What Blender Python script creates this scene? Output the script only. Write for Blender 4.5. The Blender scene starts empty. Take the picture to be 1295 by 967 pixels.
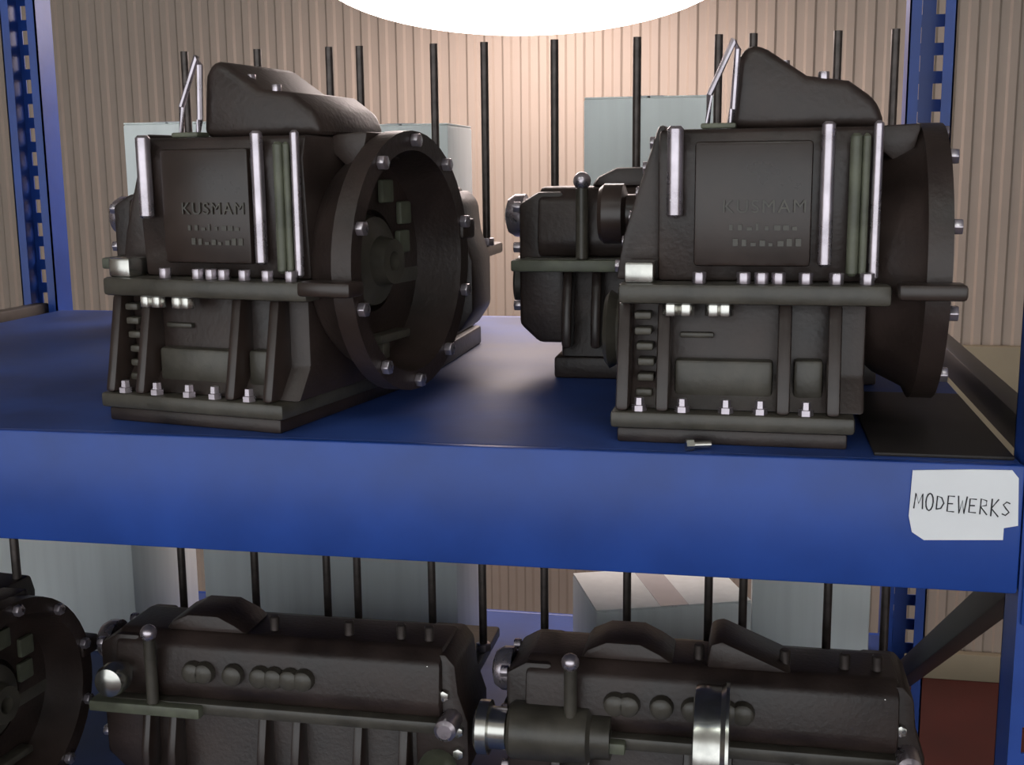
import bpy, bmesh, math, random
from mathutils import Vector, Matrix
random.seed(7)
PI = math.pi
SC = bpy.context.scene
COL = SC.collection
DZ = 1.268                       # height of the upper shelf deck above the floor
LOW = DZ - 0.612                 # height of the lower shelf deck
# ------------------------------------------------------------------ camera
F_PX, CX, CY = 1518.0, 647.5, 483.5
YAW, PITCH, ROLL = 0.19749, 0.17598, -0.01032
CAM = Vector((0.0, -1.1979, 0.28646 + DZ))
_f = Vector((-math.sin(YAW)*math.cos(PITCH), math.cos(YAW)*math.cos(PITCH), -math.sin(PITCH)))
_r0 = Vector((math.cos(YAW), math.sin(YAW), 0)); _u0 = _r0.cross(_f)
_r = math.cos(ROLL)*_r0 + math.sin(ROLL)*_u0
_u = -math.sin(ROLL)*_r0 + math.cos(ROLL)*_u0
cd = bpy.data.cameras.new('camera'); cam = bpy.data.objects.new('camera', cd); COL.objects.link(cam)
cd.sensor_width = 36; cd.lens = F_PX/1295*36; cd.clip_start = 0.02
cam.matrix_world = Matrix(((_r.x, _u.x, -_f.x, CAM.x), (_r.y, _u.y, -_f.y, CAM.y), (_r.z, _u.z, -_f.z, CAM.z), (0, 0, 0, 1)))
SC.camera = cam
def on_y(px, py, Y):             # photo pixel -> point on the plane y = Y
    d = _f + (px-CX)/F_PX*_r - (py-CY)/F_PX*_u
    return CAM + d*((Y-CAM.y)/d.y)
def on_z(px, py, Z):
    d = _f + (px-CX)/F_PX*_r - (py-CY)/F_PX*_u
    return CAM + d*((Z-CAM.z)/d.z)
# ------------------------------------------------------------------ world, light, exposure
W = bpy.data.worlds.new('World'); SC.world = W; W.use_nodes = True
bg = W.node_tree.nodes['Background']; bg.inputs[0].default_value = (0.93, 0.97, 1.0, 1); bg.inputs[1].default_value = 1.90
SC.view_settings.view_transform = 'Standard'; SC.view_settings.look = 'None'
SC.view_settings.gamma = 1; SC.view_settings.exposure = 0.0; SC.view_settings.use_curve_mapping = False
LAMP_STRENGTH = 10.0
FILL_TUBE_STRENGTH = 16.0

# ------------------------------------------------------------------ materials
M = {}
def mat(name, col, rough=0.5, metal=0.0, var=0.0, vscale=20, bump=0.0, bscale=120, emit=0, coat=0.0, stretch=None):
    m = bpy.data.materials.new(name); m.use_nodes = True; nt = m.node_tree
    b = nt.nodes['Principled BSDF']
    b.inputs['Base Color'].default_value = (*col, 1); b.inputs['Roughness'].default_value = rough
    b.inputs['Metallic'].default_value = metal; b.inputs['Coat Weight'].default_value = coat
    if var or bump:
        tc = nt.nodes.new('ShaderNodeTexCoord'); mp = nt.nodes.new('ShaderNodeMapping')
        nt.links.new(tc.outputs['Object'], mp.inputs[0])
        if stretch: mp.inputs['Scale'].default_value = stretch
    if var:
        n = nt.nodes.new('ShaderNodeTexNoise'); n.inputs['Scale'].default_value = vscale; n.inputs['Detail'].default_value = 5
        nt.links.new(mp.outputs[0], n.inputs['Vector'])
        r = nt.nodes.new('ShaderNodeValToRGB'); e = r.color_ramp.elements
        e[0].position = 0.3; e[1].position = 0.72
        e[0].color = (*[max(0, c*(1-var)) for c in col], 1); e[1].color = (*[min(1, c*(1+var)+0.004*var) for c in col], 1)
        nt.links.new(n.outputs['Fac'], r.inputs[0]); nt.links.new(r.outputs[0], b.inputs['Base Color'])
        rr = nt.nodes.new('ShaderNodeMapRange'); rr.inputs['To Min'].default_value = max(0.05, rough-0.12*min(1, var*2)); rr.inputs['To Max'].default_value = min(1, rough+0.12*min(1, var*2))
        nt.links.new(n.outputs['Fac'], rr.inputs['Value']); nt.links.new(rr.outputs[0], b.inputs['Roughness'])
    if bump:
        n2 = nt.nodes.new('ShaderNodeTexNoise'); n2.inputs['Scale'].default_value = bscale; n2.inputs['Detail'].default_value = 3
        nt.links.new(mp.outputs[0], n2.inputs['Vector'])
        bp = nt.nodes.new('ShaderNodeBump'); bp.inputs['Strength'].default_value = bump; bp.inputs['Distance'].default_value = 0.002
        nt.links.new(n2.outputs['Fac'], bp.inputs['Height']); nt.links.new(bp.outputs[0], b.inputs['Normal'])
    if emit:
        b.inputs['Emission Color'].default_value = (*col, 1); b.inputs['Emission Strength'].default_value = emit
    M[name] = m; return m
mat('blue_paint', (0.014, 0.060, 0.310), 0.38, var=0.18, vscale=9, bump=0.08, bscale=60)
mat('blue_deck', (0.022, 0.056, 0.225), 0.55, var=0.45, vscale=5, bump=0.12, bscale=50)
mat('black_cast', (0.031, 0.0200, 0.0165), 0.42, var=0.5, vscale=14, bump=0.25, bscale=160)
mat('black_smooth', (0.034, 0.0225, 0.0185), 0.30, var=0.3, vscale=18, bump=0.06, bscale=80)
mat('dark_grey_cast', (0.062, 0.055, 0.043), 0.36, var=0.35, vscale=25, bump=0.15, bscale=150)
mat('worn_edge', (0.50, 0.45, 0.49), 0.28, metal=0.85, var=0.25, vscale=40)
mat('steel', (0.55, 0.54, 0.50), 0.24, metal=0.95, var=0.2, vscale=40)
mat('stud_steel', (0.085, 0.070, 0.064), 0.38, metal=0.6, var=0.3, vscale=60)
mat('oily_green', (0.11, 0.115, 0.08), 0.45, var=0.35, vscale=30)
mat('white_card', (0.86, 0.91, 0.90), 0.6, var=0.05, vscale=8, bump=0.1, bscale=30, stretch=(6, 6, 0.3))
mat('tape', (0.60, 0.58, 0.60), 0.25, var=0.05)
mat('paper', (0.85, 0.86, 0.88), 0.7, var=0.02, vscale=20)
mat('ink', (0.02, 0.02, 0.025), 0.6)
mat('brace_grey', (0.060, 0.052, 0.044), 0.5, var=0.25)
mat('shadow_dark', (0.016, 0.012, 0.011), 0.6, var=0.2)  # near-black of the sheet that stands in for the engine's shadow
mat('cream_sheet', (0.32, 0.262, 0.215), 0.55, var=0.07, vscale=2)
mat('olive_board', (0.235, 0.20, 0.135), 0.7, var=0.12, vscale=4)
mat('red_floor', (0.070, 0.012, 0.010), 0.5, var=0.3, vscale=3, bump=0.1, bscale=20)
mat('ceiling_white', (0.6, 0.57, 0.52), 0.8, var=0.05)
mat('lamp_metal', (0.6, 0.6, 0.6), 0.35, metal=0.8)
mat('opal', (1.0, 0.84, 0.79), 0.3, emit=LAMP_STRENGTH)
mat('fill_tube_light', (0.90, 0.98, 0.96), 0.3, emit=FILL_TUBE_STRENGTH)  # glow of the added fill tubes

# ------------------------------------------------------------------ mesh builder
AX = {'x': (0, 1, 2), 'y': (1, 2, 0), 'z': (2, 0, 1)}
def vec(axis, a, u, v):
    o = [0, 0, 0]; i, j, k = AX[axis]; o[i] = a; o[j] = u; o[k] = v; return o
class MB:
    def __init__(s): s.v = []; s.f = []
    def add(s, v, f):
        n = len(s.v); s.v += [tuple(p) for p in v]; s.f += [[i+n for i in q] for q in f]; return s
    def box(s, x0, x1, y0, y1, z0, z1):
        return s.add([(x, y, z) for x in (x0, x1) for y in (y0, y1) for z in (z0, z1)],
                     [(0, 1, 3, 2), (4, 6, 7, 5), (0, 4, 5, 1), (2, 3, 7, 6), (0, 2, 6, 4), (1, 5, 7, 3)])
    def prism(s, pts, axis, a0, a1, sc1=1.0):
        # pts: (u, v) in the axis' cyclic plane: x->(y,z)  y->(z,x)  z->(x,y)
        n = len(pts); cu = sum(p[0] for p in pts)/n; cv = sum(p[1] for p in pts)/n
        v = [vec(axis, a0, *p) for p in pts] + [vec(axis, a1, cu+(p[0]-cu)*sc1, cv+(p[1]-cv)*sc1) for p in pts]
        f = [list(range(n))[::-1], list(range(n, 2*n))] + [(i, (i+1) % n, n+(i+1) % n, n+i) for i in range(n)]
        return s.add(v, f)
    def lathe(s, prof, axis, c, n=24, closed=False):
        # prof: (a, r) along the axis; c = centre (u, v)
        v = []; f = []
        for a, r in prof:
            for k in range(n):
                t = 2*PI*k/n; v.append(vec(axis, a, c[0]+r*math.cos(t), c[1]+r*math.sin(t)))
        m = len(prof)
        for i in range(m-1 if not closed else m):
            for k in range(n):
                j = (i+1) % m; f.append((i*n+k, i*n+(k+1) % n, j*n+(k+1) % n, j*n+k))
        if not closed:
            f.append(list(range(n))[::-1]); f.append([(m-1)*n+k for k in range(n)])
        return s.add(v, f)
    def cyl(s, axis, c, r, a0, a1, n=16, bev=0.0):
        if bev: return s.lathe([(a0, r-bev), (a0+bev, r), (a1-bev, r), (a1, r-bev)], axis, c, n)
        return s.lathe([(a0, r), (a1, r)], axis, c, n)
    def tube(s, pts, r, n=8, closed=False):
        pts = [Vector(p) for p in pts]; m = len(pts); v = []; f = []
        ref = Vector((0.13, 0.27, 0.95)).normalized()
        for i, p in enumerate(pts):
            a = pts[(i-1) % m] if (closed or i > 0) else p; b = pts[(i+1) % m] if (closed or i < m-1) else p
            t = (b-a).normalized(); e = t.cross(ref)
            if e.length < 0.05: e = t.cross(Vector((1, 0, 0)))
            e.normalize(); g = t.cross(e)
            for k in range(n):
                an = 2*PI*k/n; v.append(p+e*math.cos(an)*r+g*math.sin(an)*r)
        for i in range(m if closed else m-1):
            j = (i+1) % m
            for k in range(n): f.append((i*n+k, i*n+(k+1) % n, j*n+(k+1) % n, j*n+k))
        if not closed: f.append(list(range(n))[::-1]); f.append([(m-1)*n+k for k in range(n)])
        return s.add(v, f)
    def build(s, name, m, parent=None, bevel=0.0, seg=2, ang=38):
        me = bpy.data.meshes.new(name); bm = bmesh.new()
        vs = [bm.verts.new(p) for p in s.v]
        for q in s.f:
            try: bm.faces.new([vs[i] for i in q])
            except ValueError: pass
        bmesh.ops.recalc_face_normals(bm, faces=bm.faces)
        if bevel:
            es = [e for e in bm.edges if len(e.link_faces) == 2 and e.calc_face_angle(0) > math.radians(28)]
            bmesh.ops.bevel(bm, geom=es, offset=bevel, segments=seg, affect='EDGES', profile=0.5, clamp_overlap=True)
        bm.to_mesh(me); bm.free()
        me.shade_smooth(); me.set_sharp_from_angle(angle=math.radians(ang))
        me.materials.append(M[m])
        o = bpy.data.objects.new(name, me); COL.objects.link(o)
        if parent: o.parent = parent
        return o
def tag(o, label=None, cat=None, group=None, kind=None):
    if label: o['label'] = label
    if cat: o['category'] = cat
    if group: o['group'] = group
    if kind: o['kind'] = kind
    return o
def thing(name, label, cat, loc=(0, 0, 0), rz=0, group=None):
    o = bpy.data.objects.new(name, None); COL.objects.link(o); o.location = loc; o.rotation_euler = (0, 0, rz)
    o.empty_display_size = 0.05
    return tag(o, label, cat, group)
def link_copy(src, name, parent, loc=(0, 0, 0), rot=None):
    c = src.copy(); COL.objects.link(c); c.name = name; c.parent = parent; c.location = loc
    if rot: c.rotation_euler = rot
    return c
def copy_tree(o, parent=None):
    c = o.copy(); COL.objects.link(c); c.parent = parent
    for ch in list(o.children): copy_tree(ch, c)
    return c
def repeat(mb, name, m, parent, spots, bevel=0.0):
    first = None
    for p in spots:
        rot = p[3] if len(p) > 3 else None
        if first is None:
            first = mb.build(name, m, parent, bevel); first.location = p[:3]
            if rot: first.rotation_euler = rot
        else: link_copy(first, name, parent, p[:3], rot or (0, 0, 0))
    return first

# ------------------------------------------------------------------ setting
def corrugated(x0, x1, z0, z1, y, pitch, depth):
    mb = MB(); xs = []; x = x0
    while x < x1:
        xs += [(x, y), (x+pitch*0.40, y), (x+pitch*0.52, y-depth), (x+pitch*0.88, y-depth)]; x += pitch
    xs.append((x, y)); n = len(xs)
    v = [(a, b, z0) for a, b in xs]+[(a, b, z1) for a, b in xs]+[(a, y+0.03, z0) for a, b in xs]+[(a, y+0.03, z1) for a, b in xs]
    f = []
    for i in range(n-1):
        f += [(i, i+1, n+i+1, n+i), (2*n+i, 3*n+i, 3*n+i+1, 2*n+i+1), (n+i, n+i+1, 3*n+i+1, 3*n+i), (i, 2*n+i, 2*n+i+1, i+1)]
    return mb.add(v, f)
WY = 2.5
H = 3.3
tag(MB().box(-7, 6, -5, WY+0.2, -0.1, 0).build('floor', 'red_floor'), kind='structure')
wall = tag(corrugated(-7, 6, 0, H, WY, 0.056, 0.006).build('wall_back', 'cream_sheet', ang=20), kind='structure')
tag(MB().box(-7.1, -7, -5, WY, 0, H).build('wall_left', 'cream_sheet'), kind='structure')
tag(MB().box(6, 6.1, -5, WY, 0, H).build('wall_right', 'cream_sheet'), kind='structure')
tag(MB().box(-7.1, 6.1, -5, WY+0.2, H, H+0.1).build('ceiling', 'ceiling_white'), kind='structure')
tag(MB().box(-7, 6, WY-0.05, WY-0.013, DZ-0.66, DZ-0.235).build('trim_1', 'olive_board', bevel=0.004), kind='structure')
tag(MB().box(-7, 6, WY-0.045, WY-0.013, 0, 0.085).build('baseboard_back', 'olive_board', bevel=0.004), kind='structure')

# ------------------------------------------------------------------ pallet rack
XL, XR, WD = -1.444, 0.264, 1.12
rack = thing('pallet_rack', 'blue steel pallet rack with slotted uprights carrying two shelves of engines', 'rack', ((XL+XR)/2, WD/2, 0))
RX, RY = rack.location.x, rack.location.y
def upright_mesh(top):
    mb = MB(); w, d, t = 0.08, 0.06, 0.003
    # face with a double row of slots, two sides, two returns
    mb.box(-w/2, -w/2+0.012, 0, t, 0, top); mb.box(w/2-0.012, w/2, 0, t, 0, top); mb.box(-0.012, 0.012, 0, t, 0, top)
    z = 0.0; p = 0.05
    while z < top-0.01:
        for s in (-1, 1): mb.box(min(s*0.012, s*0.028), max(s*0.012, s*0.028), 0, t, z, min(top, z+0.022))
        z += p
    for s in (-1, 1):
        mb.box(min(s*w/2, s*(w/2-t)), max(s*w/2, s*(w/2-t)), t, d, 0, top)
        mb.box(min(s*w/2, s*(w/2-0.02)), max(s*w/2, s*(w/2-0.02)), d-t, d, 0, top)
    mb.box(-w/2-0.02, w/2+0.02, -0.02, d+0.02, 0, 0.006)
    return mb
u0 = None
for x in (XL-0.041, XR+0.041):
    for y, rot in ((0.0, 0), (WD+0.045, PI)):
        loc = (x-RX, y-RY, 0)
        if u0 is None: u0 = upright_mesh(2.35).build('upright', 'blue_paint', rack); u0.location = loc
        else: link_copy(u0, 'upright', rack, loc, (0, 0, rot))
L = XR-XL
def beam_mesh(flip=1):
    mb = MB(); s = flip
    # stepped box section: tall outer wall, ledge inside
    mb.prism([(0, -0.13), (0, 0), (0.012, 0), (0.012, -0.024), (0.05, -0.024), (0.05, -0.13)], 'x', -L/2, L/2)
    return mb
b0 = None
for z in (DZ, LOW):
    for y, rot in ((0.0, 0), (WD, PI)):
        loc = (0, y-RY, z)
        if b0 is None: b0 = beam_mesh().build('beam', 'blue_paint', rack, bevel=0.003); b0.location = loc
        else: link_copy(b0, 'beam', rack, loc, (0, 0, rot))
con = MB().box(-0.02, 0.02, -0.004, 0, -0.16, 0.03)
cspots = []
for z in (DZ, LOW):
    for y in (-0.0005, WD+0.0495):
        for s in (-1, 1): cspots.append((s*(L/2+0.024), y-RY, z))
repeat(con, 'beam_connector', 'blue_paint', rack, cspots, bevel=0.002)
def bar(p, q, w, t):              # flat steel bar in the plane of the side frame
    p = Vector(p); q = Vector(q); d = (q-p).normalized(); n = Vector((1, 0, 0)); e = d.cross(n).normalized()
    mb = MB(); v = []
    for c in (p, q):
        for a, b in ((-1, -1), (1, -1), (1, 1), (-1, 1)): v.append(c+n*t/2*a+e*w/2*b)
    return mb.add(v, [(3, 2, 1, 0), (4, 5, 6, 7), (0, 1, 5, 4), (1, 2, 6, 5), (2, 3, 7, 6), (3, 0, 4, 7)])
for x in (XL-0.041, XR+0.041):
    ya, yb = 0.05, WD-0.005
    for (z1, z2) in ((DZ-0.10, DZ-0.70), (DZ-1.2, DZ-0.74)):
        bar((x-RX, ya-RY, z1), (x-RX, yb-RY, z2), 0.040, 0.03).build('diagonal_brace', 'brace_grey', rack, bevel=0.003)
    for z in (DZ-0.005, DZ-0.015-1.22, DZ+1.02):
        bar((x-RX, ya-RY, z), (x-RX, yb-RY, z), 0.040, 0.03).build('cross_brace', 'brace_grey', rack, bevel=0.003)
for nm, z, lab in (('shelf_deck', DZ, 'blue painted steel deck of the upper shelf'), ('shelf_deck', LOW, 'blue painted steel deck of the lower shelf')):
    o = MB().box(XL+0.002, XR-0.002, 0.0125, WD-0.0125, z-0.024, z).build(nm, 'blue_deck', bevel=0.002); tag(o, lab, 'shelf')

# ------------------------------------------------------------------ paper label with handwriting
lp = [(1154, 594), (1230, 593), (1280, 594), (1288, 604), (1287, 664), (1269, 667), (1268, 682), (1168, 682), (1153, 672), (1149, 652)]
pts = [on_y(a, b, 0.0) for a, b in lp]
XMAX = XR-0.002
mb = MB(); n = len(pts)
v = [(min(p.x, XMAX), -0.0018, p.z) for p in pts]+[(min(p.x, XMAX), -0.0002, p.z) for p in pts]
mb.add(v, [list(range(n)), list(range(n, 2*n))[::-1]]+[(i, n+i, n+(i+1) % n, (i+1) % n) for i in range(n)])
lab = mb.build('paper_label', 'paper'); tag(lab, 'white paper label with black handwriting stuck on the blue beam', 'label')
GL = {'M': [[(0, 0), (0.1, 1), (0.5, 0.35), (0.9, 1), (1, 0)]], 'O': [[(0.5+0.42*math.cos(t*PI/6+1.6), 0.5+0.5*math.sin(t*PI/6+1.6)) for t in range(13)]],
      'D': [[(0.1, 0), (0.1, 1), (0.6, 0.9), (0.9, 0.5), (0.6, 0.1), (0.05, 0)]], 'E': [[(0.85, 1), (0.1, 1), (0.1, 0), (0.9, 0)], [(0.1, 0.5), (0.7, 0.52)]],
      'W': [[(0, 1), (0.22, 0), (0.5, 0.75), (0.78, 0), (1, 1)]], 'R': [[(0.1, 0), (0.1, 1), (0.75, 0.9), (0.75, 0.6), (0.1, 0.5), (0.9, 0)]],
      'K': [[(0.1, 0), (0.1, 1)], [(0.85, 1), (0.1, 0.45), (0.95, 0)]], 'S': [[(0.9, 0.9), (0.5, 1), (0.15, 0.78), (0.5, 0.5), (0.88, 0.25), (0.5, 0), (0.1, 0.1)]]}
mb = MB()
A = on_y(1155, 632, 0); B = on_y(1279, 643, 0); wd = (B-A)/9.0; hh = 0.0155
for i, ch in enumerate('MODEWERKS'):
    for st in GL[ch]:
        P = [A+wd*(i+0.08+0.80*u+0.06*(w-0.5)) + Vector((0, 0, hh*(w-0.5)*(1+0.15*math.sin(i*2.1)))) for u, w in st]
        mb.tube([(min(p.x, XMAX-0.001), -0.0021, p.z) for p in P], 0.0007, 6)
mb.build('handwriting', 'ink', lab)

# ------------------------------------------------------------------ hanging lamp behind the rack
LY = 1.82
lb = on_y(664, 40, LY)
lamp = thing('pendant_lamp', 'large glowing opal bowl lamp hanging behind the rack', 'lamp', (lb.x, LY, H))
a_, b_ = 0.52, 0.155; zc = lb.z+b_-H
prof = [(zc+b_*math.sin(t), a_*math.cos(t)) for t in [(-PI/2+0.06)+(PI/2-0.06)*k/14 for k in range(15)]]
prof = [(zc-b_, 0.001)]+prof+[(zc+0.02, a_-0.005)]
MB().lathe(prof, 'z', (0, 0), 64).build('bowl', 'opal', lamp)
MB().lathe([(zc+0.021, a_+0.012), (zc+0.045, a_+0.012), (zc+0.10, a_*0.7), (zc+0.15, 0.12), (zc+0.22, 0.06), (zc+0.24, 0.03)], 'z', (0, 0), 48).build('reflector', 'lamp_metal', lamp)
MB().cyl('z', (0, 0), 0.012, zc+0.24, -0.03).build('rod', 'lamp_metal', lamp)
MB().cyl('z', (0, 0), 0.06, -0.03, 0, 24, 0.006).build('ceiling_rose', 'lamp_metal', lamp)
# unseen tube fittings added on the aisle ceiling as front fill light
def fill_tube_fitting(x, y, lab):
    t = thing('fill_tube_light', lab, 'lamp', (x, y, H), 0, 'fill tubes added on the aisle ceiling')
    MB().box(-0.62, 0.62, -0.07, 0.07, -0.05, 0).build('housing', 'ceiling_white', t, bevel=0.004)
    for s in (-0.035, 0.035): MB().cyl('x', (s, -0.068), 0.016, -0.59, 0.59, 12).build('tube', 'fill_tube_light', t)
    for s in (-0.605, 0.59): MB().box(s, s+0.015, -0.06, 0.06, -0.09, -0.05).build('tube_holder', 'lamp_metal', t)
for x in (-1.6, 0.2):
    fill_tube_fitting(x, -1.6, 'unseen twin tube fill light added on the aisle ceiling opposite the rack')

# ------------------------------------------------------------------ engine with dome and bell housing
def engine_domed(label, loc, rz, group=None):
    t = thing('engine', label, 'engine', loc, rz, group)
    MB().box(-0.128, 0.108, -0.152, 0.15, 0, 0.016).build('base_plate', 'black_cast', t, 0.003)
    MB().box(-0.135, 0.115, -0.158, 0.155, 0.0162, 0.034).build('sump_rail', 'dark_grey_cast', t, 0.004)
    MB().prism([(-0.138, 0.034), (-0.112, 0.07), (-0.112, 0.147), (0.112, 0.147), (0.112, 0.07), (0.138, 0.034)], 'x', -0.118, 0.125).build('crankcase', 'black_cast', t, 0.004)
    rb = MB().prism([(-0.156, 0.034), (-0.150, 0.06), (-0.132, 0.147), (-0.108, 0.147), (-0.108, 0.034)], 'x', -0.007, 0.007)
    ribs = [(-0.123, 0, 0), (-0.081, 0, 0), (0.043, 0, 0), (0.093, 0, 0)]
    repeat(rb, 'rib', 'black_smooth', t, ribs+[(x+0.0, 0, 0, (0, 0, PI)) for x in (0.12, 0.081, -0.043, -0.093)], 0.0045)
    MB().box(-0.070, 0.032, -0.128, -0.105, 0.046, 0.086).build('side_cover', 'dark_grey_cast', t, 0.004)
    MB().box(0.053, 0.083, -0.128, -0.105, 0.046, 0.088).build('side_cover', 'dark_grey_cast', t, 0.004)
    MB().box(-0.066, -0.03, -0.118, -0.105, 0.108, 0.114).build('cast_lug', 'dark_grey_cast', t, 0.002)
    fin = MB().box(-0.009, 0.009, -0.014, 0.01, -0.004, 0.004)
    repeat(fin, 'cooler_fin', 'dark_grey_cast', t, [(-0.102+0.002*math.sin(k), -0.118, 0.05+k*0.0165) for k in range(6)], 0.002)
    # bolts standing on the sump rail
    bolt = MB().lathe([(0, 0.008), (0.006, 0.008), (0.0065, 0.0055), (0.014, 0.005)], 'z', (0, 0), 6)
    repeat(bolt, 'rail_bolt', 'worn_edge', t, [(x, -0.148, 0.034) for x in (-0.105, -0.06, -0.015, 0.02, 0.066)], 0.0)
    # middle flange with bolt heads
    MB().box(-0.128, 0.146, -0.150, 0.15, 0.147, 0.168).build('flange', 'dark_grey_cast', t, 0.004)
    hx = MB().cyl('z', (0, 0), 0.009, -0.013, 0, 6)
    repeat(hx, 'flange_bolt', 'steel', t, [(x, -0.138, 0.147) for x in (-0.074, -0.058, -0.030, -0.018)], 0.0012)
    hy = MB().cyl('z', (0, 0), 0.0075, 0, 0.012, 6)
    repeat(hy, 'flange_nut', 'worn_edge', t, [(x, -0.14, 0.168) for x in (-0.045, 0.0, 0.018, 0.035, 0.062, 0.092, 0.122)], 0.001)
    MB().box(-0.122, -0.092, -0.145, -0.110, 0.168, 0.190).build('machined_pad', 'steel', t, 0.003)
    # upper block
    MB().prism([(-0.118, 0.168), (-0.126, 0.30), (-0.118, 0.325), (0.118, 0.325), (0.126, 0.30), (0.118, 0.168)], 'x', -0.090, 0.134).build('block', 'black_cast', t, 0.005)
    MB().box(-0.052, 0.066, -0.131, -0.115, 0.185, 0.312).build('side_plate', 'black_smooth', t, 0.004)
    tx = bpy.data.curves.new('cast_lettering', 'FONT'); tx.body = 'KUSMAM'; tx.size = 0.019; tx.extrude = 0.0016; tx.space_character = 1.18
    to = bpy.data.objects.new('tmp', tx); COL.objects.link(to)
    dg = bpy.context.evaluated_depsgraph_get(); me = bpy.data.meshes.new_from_object(to.evaluated_get(dg)); bpy.data.objects.remove(to)
    me.name = 'cast_lettering'; me.materials.clear(); me.materials.append(M['dark_grey_cast'])
    lo = bpy.data.objects.new('cast_lettering', me); COL.objects.link(lo); lo.parent = t
    lo.location = (-0.024, -0.1315, 0.240); lo.rotation_euler = (PI/2, 0, 0)
    mk = MB(); rnd = random.Random(3)
    for row in range(2):
        for k in range(8):
            x = -0.016+k*0.009+row*0.004; z = 0.222-row*0.016
            mk.box(x, x+0.0025+rnd.random()*0.004, -0.1325, -0.130, z, z+0.003+rnd.random()*0.005)
    mk.build('casting_marks', 'dark_grey_cast', t)
    for x, z0, z1, r, m in ((-0.072, 0.235, 0.328, 0.0085, 'worn_edge'), (0.080, 0.185, 0.330, 0.007, 'worn_edge'), (0.107, 0.176, 0.318, 0.006, 'oily_green'), (0.117, 0.176, 0.318, 0.004, 'oily_green'), (0.128, 0.172, 0.330, 0.005, 'worn_edge')):
        MB().cyl('z', (x, -0.132), r, z0, z1, 12, 0.003).build('pipe', m, t)
    # timing end with stepped cover
    MB().prism([(0.168, -0.136), (0.215, -0.128), (0.33, -0.092), (0.33, -0.084), (0.168, -0.084)], 'y', -0.105, 0.105).build('timing_cover', 'black_cast', t, 0.004)
    cb = MB().cyl('x', (0, 0), 0.0075, -0.012, 0, 6)
    sp = []
    for k in range(6):
        z = 0.182+k*0.026; x = -0.130-0.0+((z-0.168)*0.28)
        for y in (-0.092, 0.092): sp.append((x, y, z))
    repeat(cb, 'cover_bolt', 'worn_edge', t, sp, 0.001)
    MB().lathe([(-0.165, 0.030), (-0.160, 0.034), (-0.138, 0.034), (-0.134, 0.022), (-0.110, 0.022)], 'x', (-0.02, 0.235), 24).build('pump_pulley', 'black_smooth', t)
    MB().lathe([(-0.160, 0.040), (-0.155, 0.046), (-0.145, 0.040), (-0.136, 0.046), (-0.130, 0.040), (-0.110, 0.02)], 'x', (0.0, 0.10), 28).build('crank_pulley', 'dark_grey_cast', t)
    # dome on top with lifting eye
    MB().prism([(0.325, -0.020), (0.395, -0.014), (0.412, 0.000), (0.405, 0.018), (0.378, 0.058), (0.372, 0.100), (0.352, 0.128), (0.325, 0.138)], 'y', -0.092, 0.06).build('top_cover', 'black_cast', t, 0.010, 3)
    repeat(MB().cyl('z', (0, 0), 0.006, 0, 0.01, 6), 'cover_screw', 'worn_edge', t, [(0.035, -0.07, 0.385), (0.075, -0.08, 0.372)], 0.001)
    MB().tube([(-0.042, -0.10, 0.326), (-0.040, -0.10, 0.36), (-0.016, -0.10, 0.415), (-0.012, -0.10, 0.405), (-0.016, -0.10, 0.345), (-0.020, -0.10, 0.326)], 0.0035, 8, True).build('lifting_eye', 'worn_edge', t)
    MB().box(-0.048, -0.012, -0.112, -0.088, 0.3255, 0.331).build('lifting_bracket', 'oily_green', t, 0.002)
    # bell housing, open at the back
    cz = 0.181
    bell = MB().lathe([(0.120, 0.105), (0.140, 0.122), (0.172, 0.138), (0.178, 0.150), (0.202, 0.150), (0.202, 0.128), (0.160, 0.122), (0.145, 0.118), (0.145, 0.06), (0.122, 0.06)], 'x', (0, cz), 48, True).build('bell_housing', 'black_cast', t)
    fl = MB().cyl('x', (0, 0), 0.0085, 0, 0.009, 6)
    repeat(fl, 'bell_bolt', 'worn_edge', bell, [(0.202, 0.139*math.cos(2*PI*k/10+0.3), cz+0.139*math.sin(2*PI*k/10+0.3)) for k in range(10)], 0.001)
    MB().lathe([(0.123, 0.058), (0.150, 0.052), (0.158, 0.03), (0.175, 0.026), (0.175, 0.012), (0.150, 0.010)], 'x', (0, cz), 28).build('crank_hub', 'dark_grey_cast', t)
    MB().box(0.1455, 0.160, -0.088, -0.052, 0.098, 0.128).build('inspection_plate', 'steel', t, 0.003)
    MB().box(0.1455, 0.166, -0.02, 0.055, 0.085, 0.095).build('web', 'dark_grey_cast', t, 0.002)
    MB().box(0.1455, 0.164, -0.012, 0.004, 0.066, 0.085).build('web', 'dark_grey_cast', t, 0.002)
    repeat(MB().box(0.1455, 0.154, -0.014, 0.014, -0.014, 0.014), 'cast_pad', 'oily_green', t, [(0, 0.075, 0.235), (0, 0.03, 0.262), (0, 0.07, 0.20)], 0.003)
    MB().box(0.150, 0.214, -0.176, -0.142, 0.156, 0.172).build('starter_lug', 'black_smooth', t, 0.004)
    MB().box(0.150, 0.206, 0.128, 0.166, 0.20, 0.225).build('mount_lug', 'black_cast', t, 0.004)
    MB().prism([(0.315, 0.120), (0.327, 0.134), (0.329, 0.177), (0.300, 0.170), (0.290, 0.150)], 'y', -0.06, 0.06).build('bell_top', 'black_cast', t, 0.004)
    return t
eng = engine_domed('domed black engine with raised side lettering on the upper shelf, right above the handwritten label', (-0.005, 0.195, DZ), math.radians(-1))
e2 = copy_tree(eng); e2.location = (-0.583, 0.195, DZ); e2.rotation_euler.z = math.radians(-11)
tag(e2, 'domed black engine on the upper shelf showing the open round mouth of its bell housing')
e3 = copy_tree(eng); e3.location = (-1.162, 0.20, LOW); e3.rotation_euler.z = math.radians(-6)
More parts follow.
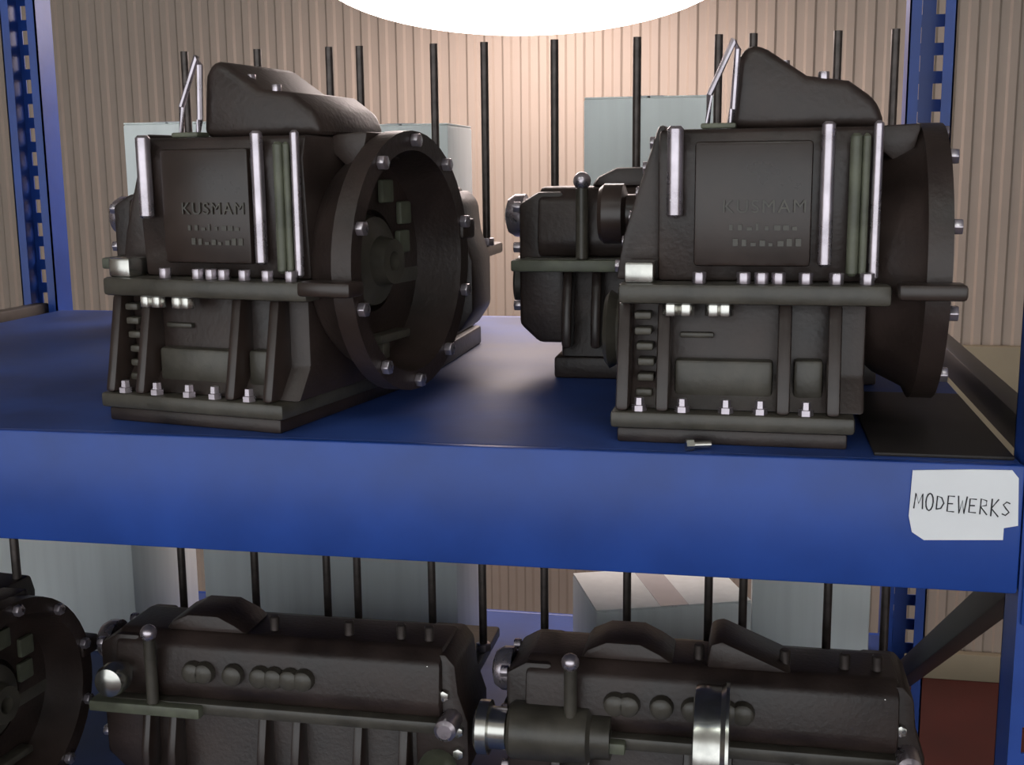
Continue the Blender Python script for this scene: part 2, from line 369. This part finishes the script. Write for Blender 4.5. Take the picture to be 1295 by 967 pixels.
tag(e3, 'flat-topped black engine with round bell housing on the lower shelf')
for ch in list(e3.children):
    if ch.name.split('.')[0] in ('top_cover', 'lifting_eye', 'lifting_bracket', 'cover_screw'): bpy.data.objects.remove(ch)
repeat(MB().cyl('z', (0, 0), 0.0062, 0, 0.15, 10), 'stud', 'stud_steel', e3, [(0.03, 0.10, 0.325), (0.124, 0.10, 0.325)])

# ------------------------------------------------------------------ long engine with six tall studs
def engine_studded(label, loc, rz, group=None):
    t = thing('engine', label, 'engine', loc, rz, group)
    MB().box(-0.215, 0.215, -0.150, 0.165, 0, 0.03).build('sump_rail', 'black_cast', t, 0.004)
    MB().prism([(-0.150, 0.03), (-0.135, 0.07), (-0.135, 0.15), (0.165, 0.15), (0.165, 0.07), (0.172, 0.03)], 'x', -0.205, 0.205).build('crankcase', 'black_cast', t, 0.005)
    rb = MB().prism([(-0.172, 0.045), (-0.170, 0.09), (-0.155, 0.15), (-0.13, 0.15), (-0.13, 0.045)], 'x', -0.007, 0.007)
    repeat(rb, 'rib', 'black_smooth', t, [(x, 0, 0) for x in (-0.195, -0.155, -0.020, 0.030, 0.120, 0.185)], 0.005)
    MB().box(-0.255, 0.250, -0.172, 0.182, 0.15, 0.168).build('flange', 'dark_grey_cast', t, 0.004)
    MB().prism([(-0.160, 0.168), (-0.168, 0.19), (-0.160, 0.245), (-0.140, 0.262), (-0.055, 0.262), (-0.04, 0.245), (-0.03, 0.168)], 'x', -0.235, 0.240).build('block', 'black_cast', t, 0.006)
    MB().prism([(0.262, -0.165), (0.275, -0.155), (0.287, -0.130), (0.287, -0.085), (0.275, -0.060), (0.262, -0.040)], 'y', -0.145, -0.06).build('filler_dome', 'black_cast', t, 0.006)
    sx = (-0.250, -0.125, -0.005, 0.045, 0.165, 0.245)
    repeat(MB().cyl('z', (0, 0), 0.0062, 0, 0.31, 10), 'stud', 'stud_steel', t, [(x, 0.08, 0.168) for x in sx])
    repeat(MB().cyl('z', (0, 0), 0.012, 0, 0.012, 6), 'stud_nut', 'worn_edge', t, [(x, 0.08, 0.168) for x in sx], 0.001)
    cap = MB().lathe([(-0.012, 0.010), (-0.009, 0.014), (0, 0.016)], 'y', (0, 0), 16)
    repeat(cap, 'core_plug', 'dark_grey_cast', t, [(x, -0.165, 0.212) for x in (-0.115, -0.098, -0.055, -0.015, 0.005, 0.028, 0.048)])
    repeat(MB().cyl('z', (0, 0), 0.007, 0, 0.022, 10, 0.002), 'short_stud', 'stud_steel', t, [(x, -0.12, 0.262) for x in (-0.01, 0.10, 0.175, 0.215)])
    # front end: ledge, pump, vertical pipe
    MB().box(-0.268, -0.10, -0.186, -0.150, 0.150, 0.166).build('ledge', 'oily_green', t, 0.003)
    MB().prism([(0.05, -0.235), (0.075, -0.262), (0.240, -0.262), (0.256, -0.235), (0.256, -0.20), (0.05, -0.20)], 'y', -0.155, -0.03).build('front_cover', 'black_cast', t, 0.006)
    MB().lathe([(-0.290, 0.012), (-0.286, 0.024), (-0.276, 0.030), (-0.262, 0.030)], 'x', (-0.10, 0.222), 22).build('pump_boss', 'worn_edge', t)
    MB().lathe([(-0.284, 0.030), (-0.280, 0.038), (-0.266, 0.038), (-0.26, 0.03)], 'x', (-0.06, 0.125), 26).build('crank_pulley', 'dark_grey_cast', t)
    p = MB().cyl('z', (-0.172, -0.178), 0.0085, 0.166, 0.262, 12, 0.002).build('pipe', 'dark_grey_cast', t)
    MB().lathe([(0.258+0.012-0.012*math.cos(k*PI/8), max(0.0005, 0.012*math.sin(k*PI/8))) for k in range(9)], 'z', (-0.172, -0.178), 14).build('pipe_cap', 'worn_edge', p)
    repeat(MB().cyl('x', (0, 0), 0.008, -0.010, 0, 6), 'cover_bolt', 'worn_edge', t, [(-0.262, y, z) for y, z in ((-0.14, 0.235), (-0.14, 0.18), (-0.14, 0.10), (-0.045, 0.235), (-0.045, 0.1))], 0.001)
    # rear end: gear cover, filter, bolts
    MB().prism([(0.06, 0.200), (0.06, 0.255), (0.09, 0.275), (0.16, 0.275), (0.20, 0.262), (0.240, 0.258), (0.256, 0.245), (0.256, 0.200)], 'y', -0.150, -0.03).build('gear_cover', 'black_cast', t, 0.006)
    MB().lathe([(-0.200, 0.020), (-0.195, 0.027), (-0.140, 0.027)], 'y', (0.092, 0.232), 22).build('oil_filter', 'oily_green', t)
    MB().lathe([(-0.192, 0.010), (-0.188, 0.015), (-0.150, 0.015)], 'y', (0.165, 0.252), 18).build('sensor', 'worn_edge', t)
    repeat(MB().cyl('y', (0, 0), 0.008, -0.010, 0.0, 6), 'gear_bolt', 'steel', t, [(x, -0.150, z) for x, z in ((0.262, 0.118), (0.262, 0.150), (0.243, 0.20), (0.222, 0.235))], 0.001)
    return t
s1 = engine_studded('long studded black engine on the upper shelf in front of the tall white carton', (-0.050, 0.575, DZ), 0)
s2 = copy_tree(s1); s2.location = (-0.655, 0.58, DZ); s2.rotation_euler.z = 0
tag(s2, 'long studded black engine on the upper shelf behind the open bell mouth')
s3 = copy_tree(s1); s3.location = (-0.636, 0.43, LOW); tag(s3, 'long studded black engine on the lower shelf in front of a wide white carton')
MB().lathe([(-0.212, 0.010), (-0.208, 0.020), (-0.200, 0.023), (-0.182, 0.023), (-0.178, 0.016), (-0.150, 0.016)], 'y', (0.205, -0.222), 24).build('water_outlet', 'steel', s3)
s4 = copy_tree(s1); s4.location = (-0.045, 0.43, LOW); tag(s4, 'long studded black engine with a silver drum on the lower shelf')
MB().lathe([(-0.012, 0.062), (-0.010, 0.070), (-0.004, 0.072), (0.022, 0.072), (0.028, 0.077), (0.032, 0.077), (0.033, 0.02)], 'x', (-0.20, 0.185), 40).build('drum', 'steel', s4)
MB().prism([(0.262, 0.0), (0.295, 0.005), (0.300, 0.020), (0.262, 0.110)], 'y', -0.15, -0.06).build('drum_guard', 'black_cast', s4, 0.006)
MB().lathe([(-0.30, 0.030), (-0.296, 0.036), (-0.282, 0.036), (-0.28, 0.028), (-0.258, 0.028)], 'x', (-0.165, 0.165), 28).build('starter_cap', 'steel', s4)
MB().lathe([(-0.255, 0.034), (-0.25, 0.038), (-0.15, 0.038), (-0.145, 0.03), (-0.12, 0.03)], 'x', (-0.165, 0.165), 28).build('starter_body', 'dark_grey_cast', s4)

# ------------------------------------------------------------------ cartons
def carton(label, x, y, z, w, d, h, rz=0, group=None):
    t = thing('carton', label, 'carton', (x, y, z), rz, group)
    c = 0.004
    MB().box(-w/2, w/2, -d/2, d/2, 0, h-0.003).build('body', 'white_card', t, 0.004)
    MB().box(-w/2+0.001, -0.002, -d/2+0.001, d/2-0.001, h-0.003, h).build('flap', 'white_card', t, 0.001)
    MB().box(0.002, w/2-0.001, -d/2+0.001, d/2-0.001, h-0.003, h).build('flap', 'white_card', t, 0.001)
    MB().box(-0.025, 0.025, -d/2-0.0006, d/2+0.0006, h, h+0.0008).build('tape', 'tape', t)
    return t
carton('tall white carton standing behind the studs on the upper shelf, beside the rack upright', -0.172, 0.93, DZ, 0.215, 0.20, 0.402)
carton('narrow white carton at the outer end of the upper shelf', -1.03, 0.93, DZ, 0.17, 0.20, 0.375)
carton('slim white carton behind the engine with the open bell mouth', -0.60, 0.93, DZ, 0.17, 0.18, 0.365)
carton('plain white carton on the lower shelf behind the bell housing', -1.27, 0.90, LOW, 0.30, 0.26, 0.36)
carton('wide white carton on the lower shelf behind tall studs', -0.765, 0.945, LOW, 0.50, 0.20, 0.34)
carton('low white carton turned askew on the lower shelf', -0.15, 0.895, LOW, 0.28, 0.20, 0.15, math.radians(20))
carton('upright white carton on the lower shelf near the slotted upright', 0.115, 0.96, LOW, 0.20, 0.22, 0.34)

# ------------------------------------------------------------------ small things
m_ = MB().box(0.125, XR-0.006, 0.02, 0.36, DZ, DZ+0.004).build('shadow_sheet', 'shadow_dark', None, 0.0015)  # thin dark sheet in place of the engine's shadow on the deck
tag(m_, 'dark sheet painted as the shadow of the lettered engine on the upper shelf', 'shadow')
g = on_z(880, 577, DZ)
nb = thing('bolt', 'small shiny loose bolt lying at the edge of the blue shelf', 'bolt', (g.x, 0.018, DZ), 0.3)
MB().cyl('x', (0, 0.006), 0.0065, -0.012, -0.004, 6).build('head', 'steel', nb)
MB().cyl('x', (0, 0.006), 0.0038, -0.004, 0.014, 10).build('shank', 'steel', nb)
